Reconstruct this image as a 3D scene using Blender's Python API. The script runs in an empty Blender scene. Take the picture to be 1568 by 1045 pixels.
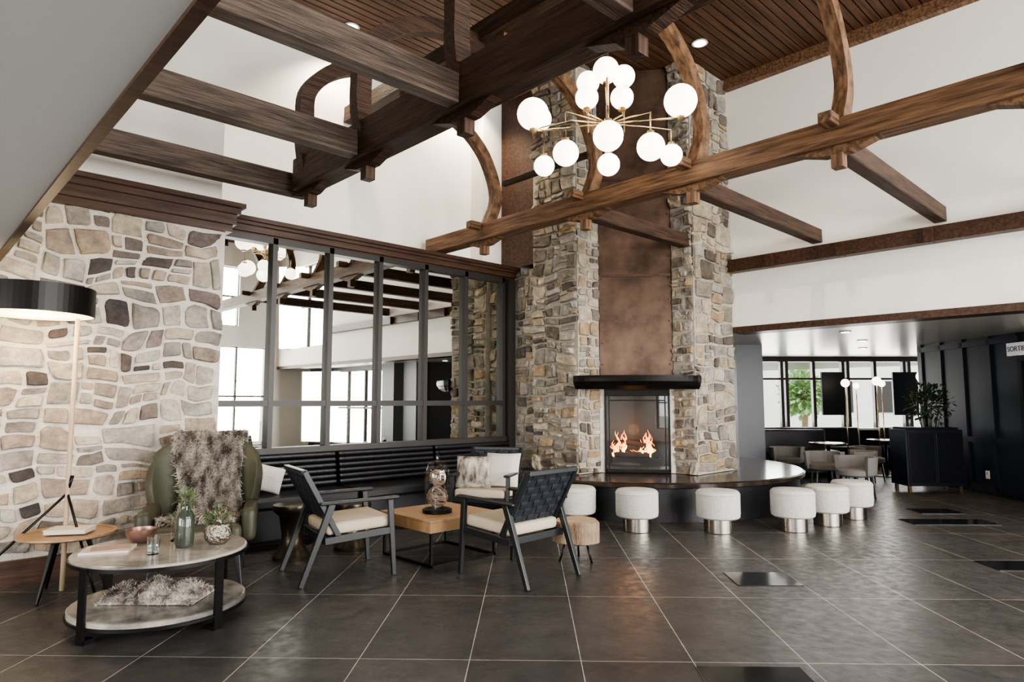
import bpy, math, random
from mathutils import Vector, Matrix, noise
random.seed(7)
AZ=math.radians(46.5); ca,sa=math.cos(AZ),math.sin(AZ)
RZ=AZ-math.pi/2
def C(l,d,z=0.0): return Vector((d*ca+l*sa, d*sa-l*ca, z))

# ---------------------------------------------------------------- materials
def M(name,col,rough=.5,metal=0,col2=None,nscale=5,stretch=(1,1,1),bump=0,bscale=30,emis=None,estr=0,trans=0,coat=0,contrast=(.35,.65),ior=1.45,spec=.5,sheen=0,detail=6,alpha=1):
    m=bpy.data.materials.new(name); m.use_nodes=True
    nt=m.node_tree; b=nt.nodes['Principled BSDF']
    def S(k,v):
        if k in b.inputs: b.inputs[k].default_value=v
    S('Base Color',(*col,1)); S('Roughness',rough); S('Metallic',metal); S('IOR',ior)
    S('Transmission Weight',trans); S('Coat Weight',coat); S('Coat Roughness',.08); S('Specular IOR Level',spec); S('Sheen Weight',sheen); S('Alpha',alpha)
    if emis: S('Emission Color',(*emis,1)); S('Emission Strength',estr)
    if col2 or bump:
        tc=nt.nodes.new('ShaderNodeTexCoord'); mp=nt.nodes.new('ShaderNodeMapping'); mp.inputs['Scale'].default_value=stretch
        nt.links.new(tc.outputs['Object'],mp.inputs[0])
    if col2:
        n=nt.nodes.new('ShaderNodeTexNoise'); n.inputs['Scale'].default_value=nscale; n.inputs['Detail'].default_value=detail; n.inputs['Roughness'].default_value=.6
        nt.links.new(mp.outputs[0],n.inputs['Vector'])
        r=nt.nodes.new('ShaderNodeValToRGB'); r.color_ramp.elements[0].position=contrast[0]; r.color_ramp.elements[1].position=contrast[1]
        r.color_ramp.elements[0].color=(*col,1); r.color_ramp.elements[1].color=(*col2,1)
        nt.links.new(n.outputs[0],r.inputs[0]); nt.links.new(r.outputs[0],b.inputs['Base Color'])
    if bump:
        n2=nt.nodes.new('ShaderNodeTexNoise'); n2.inputs['Scale'].default_value=bscale; n2.inputs['Detail'].default_value=5
        nt.links.new(mp.outputs[0],n2.inputs['Vector'])
        bp=nt.nodes.new('ShaderNodeBump'); bp.inputs['Strength'].default_value=bump; bp.inputs['Distance'].default_value=.02
        nt.links.new(n2.outputs[0],bp.inputs['Height']); nt.links.new(bp.outputs[0],b.inputs['Normal'])
    return m

def stone_mat(name,cols,dark=1.0,mott=.85,bstr=.7):
    m=bpy.data.materials.new(name); m.use_nodes=True; nt=m.node_tree; b=nt.nodes['Principled BSDF']
    g=nt.nodes.new('ShaderNodeNewGeometry'); r=nt.nodes.new('ShaderNodeValToRGB'); r.color_ramp.interpolation='CONSTANT'
    while len(r.color_ramp.elements)<len(cols): r.color_ramp.elements.new(.5)
    for i,c in enumerate(cols):
        e=r.color_ramp.elements[i]; e.position=i/len(cols); e.color=(c[0]*dark,c[1]*dark,c[2]*dark,1)
    nt.links.new(g.outputs['Random Per Island'],r.inputs[0])
    tc=nt.nodes.new('ShaderNodeTexCoord')
    n=nt.nodes.new('ShaderNodeTexNoise'); n.inputs['Scale'].default_value=7; n.inputs['Detail'].default_value=10; n.inputs['Roughness'].default_value=.75
    nt.links.new(tc.outputs['Object'],n.inputs['Vector'])
    r2=nt.nodes.new('ShaderNodeValToRGB'); r2.color_ramp.elements[0].position=.34; r2.color_ramp.elements[1].position=.64
    r2.color_ramp.elements[0].color=(.45,.43,.41,1); r2.color_ramp.elements[1].color=(1.3,1.25,1.17,1)
    nt.links.new(n.outputs[0],r2.inputs[0])
    mx=nt.nodes.new('ShaderNodeMix'); mx.data_type='RGBA'; mx.blend_type='MULTIPLY'; mx.inputs[0].default_value=mott
    nt.links.new(r.outputs[0],mx.inputs[6]); nt.links.new(r2.outputs[0],mx.inputs[7]); nt.links.new(mx.outputs[2],b.inputs['Base Color'])
    b.inputs['Roughness'].default_value=.85; b.inputs['Specular IOR Level'].default_value=.3
    n2=nt.nodes.new('ShaderNodeTexNoise'); n2.inputs['Scale'].default_value=16; n2.inputs['Detail'].default_value=10; n2.inputs['Roughness'].default_value=.65
    nt.links.new(tc.outputs['Object'],n2.inputs['Vector'])
    bp=nt.nodes.new('ShaderNodeBump'); bp.inputs['Strength'].default_value=bstr; bp.inputs['Distance'].default_value=.04
    nt.links.new(n2.outputs[0],bp.inputs['Height']); nt.links.new(bp.outputs[0],b.inputs['Normal'])
    return m

def floor_mat():
    m=bpy.data.materials.new('slate_tile'); m.use_nodes=True; nt=m.node_tree; b=nt.nodes['Principled BSDF']
    tc=nt.nodes.new('ShaderNodeTexCoord'); mp=nt.nodes.new('ShaderNodeMapping'); mp.vector_type='TEXTURE'
    p=Vector((math.cos(math.pi/4),math.sin(math.pi/4)))*4.55+Vector((math.cos(math.pi/4),-math.sin(math.pi/4)))*.256
    mp.inputs['Location'].default_value=(p.x,p.y,0); mp.inputs['Rotation'].default_value=(0,0,math.pi/4)
    nt.links.new(tc.outputs['Object'],mp.inputs[0])
    br=nt.nodes.new('ShaderNodeTexBrick'); br.offset=0; br.squash=1
    br.inputs['Scale'].default_value=1; br.inputs['Brick Width'].default_value=1.1; br.inputs['Row Height'].default_value=.56
    br.inputs['Mortar Size'].default_value=.0024; br.inputs['Mortar Smooth'].default_value=0
    br.inputs['Color1'].default_value=(.040,.038,.037,1); br.inputs['Color2'].default_value=(.055,.052,.050,1); br.inputs['Mortar'].default_value=(.36,.34,.31,1)
    nt.links.new(mp.outputs[0],br.inputs['Vector'])
    n=nt.nodes.new('ShaderNodeTexNoise'); n.inputs['Scale'].default_value=3.2; n.inputs['Detail'].default_value=12; n.inputs['Roughness'].default_value=.75
    nt.links.new(tc.outputs['Object'],n.inputs['Vector'])
    r=nt.nodes.new('ShaderNodeValToRGB'); r.color_ramp.elements[0].position=.3; r.color_ramp.elements[1].position=.7
    r.color_ramp.elements[0].color=(.62,.62,.62,1); r.color_ramp.elements[1].color=(1.4,1.37,1.33,1); nt.links.new(n.outputs[0],r.inputs[0])
    mx=nt.nodes.new('ShaderNodeMix'); mx.data_type='RGBA'; mx.blend_type='MULTIPLY'; mx.inputs[0].default_value=1
    nt.links.new(br.outputs[0],mx.inputs[6]); nt.links.new(r.outputs[0],mx.inputs[7]); nt.links.new(mx.outputs[2],b.inputs['Base Color'])
    n3=nt.nodes.new('ShaderNodeTexNoise'); n3.inputs['Scale'].default_value=14; n3.inputs['Detail'].default_value=8
    nt.links.new(tc.outputs['Object'],n3.inputs['Vector'])
    mr=nt.nodes.new('ShaderNodeMapRange'); mr.inputs[1].default_value=.3; mr.inputs[2].default_value=.7; mr.inputs[3].default_value=.28; mr.inputs[4].default_value=.46
    nt.links.new(n3.outputs[0],mr.inputs[0]); nt.links.new(mr.outputs[0],b.inputs['Roughness'])
    bp=nt.nodes.new('ShaderNodeBump'); bp.inputs['Strength'].default_value=.25; bp.inputs['Distance'].default_value=.01
    nt.links.new(n3.outputs[0],bp.inputs['Height']); nt.links.new(bp.outputs[0],b.inputs['Normal'])
    return m

def pane_mat(name,f):
    m=bpy.data.materials.new(name); m.use_nodes=True; nt=m.node_tree; nt.nodes.clear()
    o=nt.nodes.new('ShaderNodeOutputMaterial'); t=nt.nodes.new('ShaderNodeBsdfTransparent'); g=nt.nodes.new('ShaderNodeBsdfGlossy'); g.inputs['Roughness'].default_value=.02
    x=nt.nodes.new('ShaderNodeMixShader'); x.inputs[0].default_value=f
    nt.links.new(t.outputs[0],x.inputs[1]); nt.links.new(g.outputs[0],x.inputs[2]); nt.links.new(x.outputs[0],o.inputs[0]); return m

WHITE=M('white_plaster',(.82,.79,.74),.8,bump=.05,bscale=60)
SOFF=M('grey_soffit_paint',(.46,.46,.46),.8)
BARCEIL=M('bar_ceiling_paint',(.46,.43,.39),.28)
WOOD=M('dark_oak',(.016,.009,.006),.5,col2=(.078,.040,.024),nscale=4,stretch=(.6,9,9),bump=.5,bscale=14,spec=.35)
WOODL=M('light_oak_beam',(.055,.028,.015),.5,col2=(.21,.118,.066),nscale=4,stretch=(.6,8,8),bump=.4,bscale=14,spec=.35)
WOODG=M('weathered_oak',(.030,.020,.015),.5,col2=(.13,.092,.070),nscale=4,stretch=(.6,9,9),bump=.5,bscale=14,spec=.45)
RIB=M('bent_oak_rib',(.055,.028,.015),.5,col2=(.22,.125,.07),nscale=3,stretch=(3,9,3),bump=.2,bscale=14,spec=.35)
TRIM=M('walnut_trim',(.032,.015,.009),.4,col2=(.075,.038,.024),nscale=4,stretch=(.6,8,8),spec=.35)
SLAT=M('cedar_slat',(.045,.021,.011),.5,col2=(.115,.057,.031),nscale=2,stretch=(.5,9,9),spec=.3)
BLACKV=M('ceiling_void',(.006,.005,.004),.9)
FRAME=M('bronze_frame',(.030,.026,.024),.4,metal=.2)
MIRROR=M('mirror_glass',(.62,.62,.58),.012,metal=1)
MORT=M('mortar',(.50,.45,.39),.95,col2=(.62,.57,.50),nscale=12,bump=.6,bscale=60)
STONE=stone_mat('fieldstone',[(.46,.41,.35),(.30,.275,.25),(.52,.46,.39),(.12,.10,.095),(.42,.34,.27),(.36,.33,.30),(.54,.49,.42),(.22,.18,.17),(.45,.37,.30),(.33,.31,.29),(.48,.42,.34),(.085,.075,.075),(.40,.37,.33),(.34,.28,.24),(.18,.155,.145),(.27,.25,.235),(.44,.42,.38)],.84)
STONE2=stone_mat('chimney_stone',[(.42,.36,.28),(.27,.245,.21),(.46,.41,.34),(.14,.12,.105),(.38,.29,.19),(.31,.29,.26),(.50,.45,.38),(.20,.175,.15),(.37,.31,.24),(.28,.265,.245),(.40,.38,.35)],.90)
MORT2=M('chimney_mortar',(.30,.27,.23),.95,col2=(.42,.38,.32),nscale=12,bump=.6,bscale=60)
COPPER=M('aged_copper',(.055,.034,.025),.36,metal=.6,col2=(.145,.092,.068),nscale=2.2,bump=.08,bscale=5)
IRON=M('black_iron',(.010,.009,.009),.35,metal=.6)
LEATHER=M('black_leather',(.008,.008,.010),.33,bump=.15,bscale=120)
BLACKW=M('black_wood',(.012,.013,.015),.35)
STRAP=M('charcoal_strap',(.016,.019,.024),.5)
HEARTH=M('hearth_dark_stone',(.014,.010,.009),.16,col2=(.04,.027,.02),nscale=6)
CREAM=M('cream_fabric',(.46,.39,.30),.9,bump=.3,bscale=200)
BOUCLE=M('grey_boucle',(.47,.455,.425),.95,col2=(.56,.545,.51),nscale=40,bump=.6,bscale=120)
STEEL=M('brushed_steel',(.48,.44,.39),.22,metal=1)
BRASS=M('brass',(.55,.41,.22),.25,metal=1)
BRONZE=M('bronze_drum',(.08,.065,.045),.3,metal=.8)
OLIVE=M('olive_leather',(.047,.046,.030),.45,bump=.1,bscale=80,spec=.35)
FUR=M('faux_fur',(.085,.068,.056),.95,col2=(.50,.455,.40),nscale=9,contrast=(.36,.62),detail=5,stretch=(1.6,1.6,.7),spec=.1)
OAK=M('natural_oak',(.26,.155,.08),.45,col2=(.38,.24,.13),nscale=4,stretch=(1,8,1))
PALEWOOD=M('pale_ash',(.40,.29,.19),.5,col2=(.50,.39,.28),nscale=4,stretch=(8,8,1))
MARBLE=M('marble',(.36,.325,.28),.12,col2=(.09,.085,.08),nscale=3.4,contrast=(.42,.66),detail=10)
NAVY=M('navy_panelling',(.008,.011,.020),.35)
NAVYD=M('dark_lacquer',(.006,.007,.010),.3)
GLASS=M('clear_glass',(.95,.97,.96),.02,trans=1,ior=1.3)
PANE=pane_mat('fire_glass',.10)
DOME=pane_mat('dome_glass',.09)
GLOBE=M('opal_globe',(1,.98,.93),.3,emis=(1,.90,.74),estr=5)
LAMPIN=M('lamp_diffuser',(1,.9,.7),.6,emis=(1,.76,.42),estr=4.5)
FLAME=M('flame',(1,.45,.1),.5,emis=(1,.26,.035),estr=4.5)
FLAMEC=M('flame_core',(1,.8,.4),.5,emis=(1,.52,.14),estr=9)
LOG=M('burnt_log',(.03,.02,.015),.9,bump=.6,bscale=30)
FIREBACK=M('fireback',(.014,.010,.008),.6)
LEAF=M('leaf_green',(.035,.07,.025),.5,col2=(.09,.14,.05),nscale=10)
LEAFD=M('leaf_dark',(.018,.032,.014),.45,col2=(.045,.07,.03),nscale=10)
PAPER=M('paper',(.56,.50,.44),.7)
PINK=M('rose_paper',(.36,.25,.20),.7)
BARK=M('bark',(.16,.10,.07),.9,col2=(.30,.22,.15),nscale=10,stretch=(4,4,1),bump=.5)
ENDW=M('stump_top',(.50,.38,.26),.6,col2=(.38,.26,.16),nscale=12)
PILLOW=M('white_pillow',(.54,.50,.45),.9,bump=.3,bscale=60)
SIGN=M('sign_white',(.6,.6,.6),.5,emis=(1,1,1),estr=.15)
SIGNR=M('sign_dark',(.02,.02,.02),.5)
INLAY=M('polished_black_inlay',(.011,.011,.012),.10)
LAWN=M('lawn',(.30,.34,.24),.9,col2=(.4,.42,.32),nscale=3)
DOWNL=M('downlight_lens',(1,1,1),.3,emis=(1,.9,.75),estr=12)
WHITEP=M('white_enamel',(.7,.7,.68),.3)
TUB=M('grey_tub_fabric',(.17,.16,.15),.85,bump=.3,bscale=100)

# ---------------------------------------------------------------- mesh helpers
def link(o,parent=None):
    bpy.context.scene.collection.objects.link(o)
    if parent: o.parent=parent
    return o
def root(name,loc=(0,0,0),rz=0.0,parent=None):
    o=bpy.data.objects.new(name,None); o.location=loc; o.rotation_euler=(0,0,rz); o.empty_display_size=.1
    return link(o,parent)
def mk(name,V,F,mat,parent=None,loc=(0,0,0),rot=(0,0,0),smooth=False,bevel=0,seg=2,subs=0,mats=None,fm=None):
    me=bpy.data.meshes.new(name); me.from_pydata([tuple(v) for v in V],[],F); me.update()
    for mm in (mats or [mat]): me.materials.append(mm)
    if fm:
        for p,i in zip(me.polygons,fm): p.material_index=i
    if smooth:
        for p in me.polygons: p.use_smooth=True
    o=bpy.data.objects.new(name,me); o.location=loc; o.rotation_euler=rot; link(o,parent)
    if bevel:
        b=o.modifiers.new('b','BEVEL'); b.width=bevel; b.segments=seg; b.limit_method='ANGLE'
    if subs:
        s=o.modifiers.new('s','SUBSURF'); s.levels=subs; s.render_levels=subs
    return o
BF=[(0,3,2,1),(4,5,6,7),(0,1,5,4),(1,2,6,5),(2,3,7,6),(3,0,4,7)]
def bv(x0,y0,z0,x1,y1,z1):
    return [(x0,y0,z0),(x1,y0,z0),(x1,y1,z0),(x0,y1,z0),(x0,y0,z1),(x1,y0,z1),(x1,y1,z1),(x0,y1,z1)]
def box(name,c,s,mat,parent=None,rot=(0,0,0),bevel=0,seg=2,smooth=False):
    return mk(name,bv(-s[0]/2,-s[1]/2,-s[2]/2,s[0]/2,s[1]/2,s[2]/2),BF,mat,parent,c,rot,smooth,bevel,seg)
def bb(name,x0,y0,z0,x1,y1,z1,mat,parent=None,bevel=0):
    return box(name,((x0+x1)/2,(y0+y1)/2,(z0+z1)/2),(abs(x1-x0),abs(y1-y0),abs(z1-z0)),mat,parent,bevel=bevel)
def multi(name,boxes,mat,parent=None,bevel=0,loc=(0,0,0),rot=(0,0,0)):
    V=[];F=[]
    for b in boxes:
        n=len(V); V+=bv(*b); F+=[tuple(i+n for i in f) for f in BF]
    return mk(name,V,F,mat,parent,loc,rot,bevel=bevel)
def cbox(name,l,d,z,sl,sd,sz,mat,parent=None,bevel=0):
    return box(name,C(l,d,z),(sl,sd,sz),mat,parent,(0,0,RZ),bevel)
def bar(name,p0,p1,w,h,mat,parent=None,w1=None,h1=None,bevel=.004):
    p0=Vector(p0);p1=Vector(p1); L=(p1-p0).length; w1=w1 or w; h1=h1 or h
    V=[(0,-w/2,-h/2),(0,w/2,-h/2),(0,w/2,h/2),(0,-w/2,h/2),(L,-w1/2,-h1/2),(L,w1/2,-h1/2),(L,w1/2,h1/2),(L,-w1/2,h1/2)]
    F=[(0,3,2,1),(4,5,6,7),(0,1,5,4),(1,2,6,5),(2,3,7,6),(3,0,4,7)]
    d=(p1-p0).normalized()
    up=Vector((0,0,1))
    if abs(d.z)>.95: up=Vector((0,1,0))
    y=up.cross(d).normalized(); z=d.cross(y)
    Mx=Matrix((d,y,z)).transposed()
    return mk(name,V,F,mat,parent,p0,Mx.to_euler(),bevel=bevel)
def lathe(name,prof,mat,parent=None,loc=(0,0,0),n=32,smooth=True,rot=(0,0,0),sx=1,sy=1):
    V=[];F=[]
    for r,z in prof:
        for i in range(n):
            a=2*math.pi*i/n; V.append((r*math.cos(a)*sx,r*math.sin(a)*sy,z))
    for j in range(len(prof)-1):
        for i in range(n):
            k=(i+1)%n; F.append((j*n+i,j*n+k,(j+1)*n+k,(j+1)*n+i))
    F.append(tuple(range(n-1,-1,-1))); F.append(tuple((len(prof)-1)*n+i for i in range(n)))
    o=mk(name,V,F,mat,parent,loc,rot,smooth)
    if smooth:
        o.data.polygons[-1].use_smooth=False;o.data.polygons[-2].use_smooth=False
        e=o.modifiers.new('e','EDGE_SPLIT'); e.split_angle=math.radians(40)
    return o
def sph(name,r,loc,mat,parent=None,n=24,sz=1):
    return lathe(name,[(max(r*math.sin(math.pi*j/14),1e-4),-r*sz*math.cos(math.pi*j/14)) for j in range(15)],mat,parent,loc,n)
def tube(name,pts,r,mat,parent=None,n=8,r1=None,loc=(0,0,0)):
    pts=[Vector(p) for p in pts]; V=[];F=[]; N=len(pts); r1=r if r1 is None else r1
    for j,p in enumerate(pts):
        t=(pts[min(j+1,N-1)]-pts[max(j-1,0)]).normalized()
        a=Vector((0,0,1)) if abs(t.z)<.9 else Vector((1,0,0))
        u=t.cross(a).normalized(); v=t.cross(u); rr=r+(r1-r)*j/(N-1)
        for i in range(n):
            an=2*math.pi*i/n; V.append(p+u*rr*math.cos(an)+v*rr*math.sin(an))
    for j in range(N-1):
        for i in range(n):
            k=(i+1)%n; F.append((j*n+i,j*n+k,(j+1)*n+k,(j+1)*n+i))
    F.append(tuple(range(n-1,-1,-1)));F.append(tuple((N-1)*n+i for i in range(n)))
    return mk(name,V,F,mat,parent,loc,smooth=True)
def ribarc(name,pts,w,t,mat,parent=None):
    pts=[Vector(p) for p in pts];V=[];F=[];N=len(pts)
    for j,p in enumerate(pts):
        d=(pts[min(j+1,N-1)]-pts[max(j-1,0)]).normalized(); y=Vector((0,1,0)); nn=d.cross(y).normalized()
        for a,b in ((-1,-1),(1,-1),(1,1),(-1,1)): V.append(p+y*a*w/2+nn*b*t/2)
    for j in range(N-1):
        for i in range(4):
            k=(i+1)%4; F.append((j*4+i,j*4+k,(j+1)*4+k,(j+1)*4+i))
    F.append((3,2,1,0));F.append(tuple((N-1)*4+i for i in range(4)))
    return mk(name,V,F,mat,parent)
def catmull(P,n=6):
    P=[Vector(p) for p in P]; Q=[P[0]*2-P[1]]+P+[P[-1]*2-P[-2]]; out=[]
    for i in range(1,len(Q)-2):
        for k in range(n):
            t=k/n; a,b,c,d=Q[i-1],Q[i],Q[i+1],Q[i+2]
            out.append(.5*((2*b)+(c-a)*t+(2*a-5*b+4*c-d)*t*t+(3*b-a-3*c+d)*t**3))
    out.append(P[-1]); return out

# ---------------------------------------------------------------- stone masonry
def bsp(x0,y0,x1,y1,mw,mh,out,rng):
    w=x1-x0;h=y1-y0
    sw=w>mw or (w>mw*.5 and rng.random()<.35 and w>h*.9)
    sh=h>mh or (h>mh*.55 and rng.random()<.35 and h>w*.5)
    if sw and sh:
        if w/mw>h/mh: sh=False
        else: sw=False
    if sw:
        t=x0+w*rng.uniform(.33,.67); bsp(x0,y0,t,y1,mw,mh,out,rng); bsp(t,y0,x1,y1,mw,mh,out,rng)
    elif sh:
        t=y0+h*rng.uniform(.33,.67); bsp(x0,y0,x1,t,mw,mh,out,rng); bsp(x0,t,x1,y1,mw,mh,out,rng)
    else: out.append((x0,y0,x1,y1))
def stones(V,F,org,u,nrm,width,z0,z1,mw,mh,seed,m=.010,t=.03,warp=.06,rough=.008,wf=2.3):
    rng=random.Random(seed); R=[]; bsp(0,z0,width,z1,mw,mh,R,rng)
    org=Vector(org);u=Vector(u);nrm=Vector(nrm)
    def W(x,z):
        return (noise.noise(Vector((x*wf+seed*7.1,z*wf,seed)))*warp+noise.noise(Vector((x*5+seed,z*5,seed+4)))*warp*.45,
                noise.noise(Vector((x*wf,z*wf+seed*3.7,9+seed)))*warp+noise.noise(Vector((x*5,z*5+seed,seed+14)))*warp*.45)
    for (x0,y0,x1,y1) in R:
        cx,cy=(x0+x1)/2,(y0+y1)/2; a=(x1-x0)/2-m*rng.uniform(.5,1.5); b=(y1-y0)/2-m*rng.uniform(.5,1.5)
        if a<.015 or b<.015: continue
        P=[]; mi=min(a,b)
        cs=[(1,1),(-1,1),(-1,-1),(1,-1)]
        for q,(sx,sy) in enumerate(cs):
            big=rng.random()<.35
            rx=(rng.uniform(.35,.8) if big else rng.uniform(.08,.3))*mi; ry=(rng.uniform(.35,.8) if big else rng.uniform(.08,.3))*mi
            px,py=cx+sx*a,cy+sy*b
            A_=(px-sx*rx,py-sy*rng.uniform(0,.08)*b); B_=(px-sx*rng.uniform(0,.08)*a,py-sy*ry); Mid=(px-sx*rx*.36,py-sy*ry*.36)
            seq=[B_,Mid,A_] if q in (0,2) else [A_,Mid,B_]
            P+=seq
            j=rng.uniform(-.07,.02)*mi
            if q in (0,2): P.append((cx+rng.uniform(-.25,.25)*a, cy+sy*(b+j)))
            else: P.append((cx+sx*(a+j), cy+rng.uniform(-.25,.25)*b))
        tt=t*rng.uniform(.4,1.6); tilt=rng.uniform(-.3,.3); tilt2=rng.uniform(-.3,.3)
        n=len(P); base=len(V)
        for (s,dp) in ((1.0,-.012),(.975,tt*.7),(.86,tt),(.5,tt*1.02)):
            for (px,pz) in P:
                x=cx+(px-cx)*s; z=cy+(pz-cy)*s
                w1,w2=W(x,z)
                x2=min(max(x+w1,.0),width); z2=min(max(z+w2,z0),z1)
                dd=dp*(1+tilt*(x-cx)/a+tilt2*(z-cy)/b) if dp>0 else dp
                if dp>0: dd+=noise.noise(Vector((x*16,z*16,seed)))*rough
                V.append(org+u*x2+nrm*dd+Vector((0,0,z2)))
        w1,w2=W(cx,cy)
        V.append(org+u*(cx+w1)+nrm*(tt+rng.uniform(-.3,.3)*rough)+Vector((0,0,cy+w2)))
        flip=(u.cross(Vector((0,0,1)))).dot(nrm)<0
        def add(f): F.append(tuple(reversed(f)) if flip else f)
        for j in range(3):
            for i in range(n):
                k=(i+1)%n; add((base+j*n+i,base+j*n+k,base+(j+1)*n+k,base+(j+1)*n+i))
        for i in range(n): add((base+3*n+i,base+3*n+(i+1)%n,base+4*n))

# ================================================================ ROOM
ZC=5.55; XF=7.93
mk('floor',[(-4.2,-6,0),(19,-6,0),(19,13,0),(-4.2,13,0)],[(0,1,2,3)],floor_mat())
mk('ground_outside',[(-40,-40,-.3),(60,-40,-.3),(60,60,-.3),(-40,60,-.3)],[(0,1,2,3)],LAWN)
for i,(l,d,w,h) in enumerate([(1.83,4.97,.46,.36),(3.98,5.35,.46,.3),(1.15,3.2,.5,.32),(4.7,7.25,.9,.32),(5.0,7.95,.5,.35)]):
    box('floor_inlay_tile',C(l,d,.003),(w,h,.004),INLAY,None,(0,0,-math.pi/4))
V=[];F=[]
stones(V,F,(-1.5,5.95,0),(1,0,0),(0,-1,0),3.62,.17,2.82,.37,.25,23,m=.011,t=.024,warp=.085,rough=.009)
sw=root('wall_stone')
mk('fieldstones',V,F,STONE,sw)
bb('mortar_bed',-4.2,5.95,0,2.12,6.40,2.82,MORT,sw)
bb('baseboard_stone_wall',-4.1,5.90,0,2.12,5.95,.17,TRIM)
cor=root('trim_cornice')
for k,(dp,z0,z1) in enumerate([(.05,2.80,2.86),(.09,2.86,2.95),(.13,2.95,3.0),(.18,3.0,3.04)]):
    bb('moulding_%d'%k,-4.1,5.95-dp,z0,2.14+dp*.5,6.45,z1,TRIM,cor)
mw=root('mirror_window_wall')
bb('mirror_panes',2.12,6.42,.80,5.92,6.44,2.93,MIRROR,mw)
bb('backing',2.12,6.445,0,6.0,6.6,2.93,NAVYD,mw)
xs=[2.15,2.765,3.385,4.0,4.63,5.25,5.89]
for k,x in enumerate(xs): bb('mullion_%d'%k,x-.025,6.36,.80,x+.025,6.42,2.93,FRAME,mw)
bb('mid_rail',2.12,6.365,1.245,5.92,6.42,1.305,FRAME,mw); bb('bottom_rail',2.12,6.35,.78,5.94,6.42,.84,FRAME,mw); bb('top_rail',2.12,6.36,2.87,5.94,6.42,2.93,FRAME,mw)
led=root('trim_mirror_ledge')
for k,(dp,z0,z1) in enumerate([(.04,2.91,2.95),(.08,2.95,3.01),(.12,3.01,3.04),(.16,3.04,3.08)]):
    bb('moulding_%d'%k,2.14,6.42-dp,z0,6.1,6.85,z1,TRIM,led)
bb('mirror_end_post',5.93,6.30,.42,6.04,6.6,2.91,FRAME)
bb('wall_upper_left',-4.2,6.30,3.045,2.2,6.85,ZC,WHITE)
bb('wall_upper_back',2.2,6.85,3.0,8.2,7.0,ZC,WHITE)
bb('wall_bright_strip_step',5.72,6.6,3.08,6.06,6.85,ZC,WHITE)  # added step in the wall, standing in for a brighter strip
bb('wall_chimney_wood_panel',6.06,5.96,3.09,6.40,6.84,ZC,TRIM)
bb('trim_far_soffit',XF-.03,-5,2.17,XF+.26,4.18,2.25,TRIM)
bb('trim_far_ledge',XF-.14,-2,2.95,XF,4.17,3.11,TRIM)
bb('trim_far_ceiling',XF-.10,-5,ZC-.14,XF,4.17,ZC,WOODL)
ceil=root('ceiling')
sl=[]
y=-5.0
while y<6.85:
    sl.append((.5,y,ZC,XF,y+.082,ZC+.02)); y+=.098
multi('slats',sl,SLAT,ceil)
bb('ceiling_board',.3,-5,ZC+.03,8.2,7,ZC+.1,BLACKV,ceil)
bb('ceiling_soffit_near',-4.2,-5,2.26,.48,5.95,2.4,SOFF)
bb('trim_soffit_edge',.48,-5,2.245,.52,5.95,2.45,TRIM)
bb('wall_near_upper',.36,-5,2.4,.48,6.3,ZC,WHITE)
bb('ceiling_bar',XF+.25,-5,2.2,19,12,2.32,BARCEIL)
bb('wall_behind_chimney',XF,4.5,0,XF+.25,7,ZC,NAVY)

def wall_open(name,axis,c,th,a0,a1,z0,z1,ops,mat,parent=None):
    bs=[];a=a0
    for (oa,ob,za,zb) in sorted(ops):
        if oa>a: bs.append((a,oa,z0,z1))
        if za>z0: bs.append((oa,ob,z0,za))
        if zb<z1: bs.append((oa,ob,zb,z1))
        a=ob
    if a<a1: bs.append((a,a1,z0,z1))
    bl=[]
    for (p,q,r,s) in bs:
        bl.append((p,c,r,q,c+th,s) if axis=='y' else (c,p,r,c+th,q,s))
    return multi(name,bl,mat,parent)
wn=0
def winframe(axis,c,a0,a1,z0,z1,nx,nz,wid=.05):
    global wn; wn+=1
    bs=[]
    for i in range(nx+1):
        a=a0+(a1-a0)*i/nx; bs.append((a-wid/2,a+wid/2,z0,z1))
    for j in range(nz+1):
        z=z0+(z1-z0)*j/nz; bs.append((a0,a1,z-wid/2,z+wid/2))
    multi('window_%d'%wn,[(p,c-.04,r,q,c+.04,s) if axis=='y' else (c-.04,p,r,c+.04,q,s) for p,q,r,s in bs],FRAME)
opsY=[(-3.2,-.6,.4,2.1),(.9,3.0,.35,2.7),(3.6,5.6,.1,2.75),(6.0,7.6,.1,2.75),(1.2,3.4,3.3,4.9),(4.4,6.8,3.3,4.9)]
wall_open('wall_back_lower','y',-5,-.2,-4.2,9.2,0,3.0,opsY[:4],WHITE)
wall_open('wall_back_upper','y',-5,-.2,-4.2,9.2,3.0,ZC,opsY[4:],WHITE)  # upper window openings are added to brighten the roof space
for (a,b,c,d) in opsY: winframe('y',-5.1,a,b,c,d,2,2)
opsX=[(-3.5,-.5,.5,2.1),(1.0,4.5,.5,2.1)]  # unseen window openings, added behind the camera for light
wall_open('wall_behind_camera','x',-4.2,-.2,-5.2,6.4,0,2.5,opsX,WHITE)
for (a,b,c,d) in opsX: winframe('x',-4.3,a,b,c,d,3,2)
wall_open('wall_far_upper','x',XF,.25,-5,4.2,2.22,ZC,[(-4.6,-2.3,2.7,4.9)],WHITE)
winframe('x',XF+.12,-4.6,-2.3,2.7,4.9,2,2)
wall_open('wall_bar_near','x',8.9,.15,-5,.25,0,2.2,[(-4.6,-1.2,.15,2.1)],NAVY)
winframe('x',8.97,-4.6,-1.2,.15,2.1,4,2)

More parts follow.
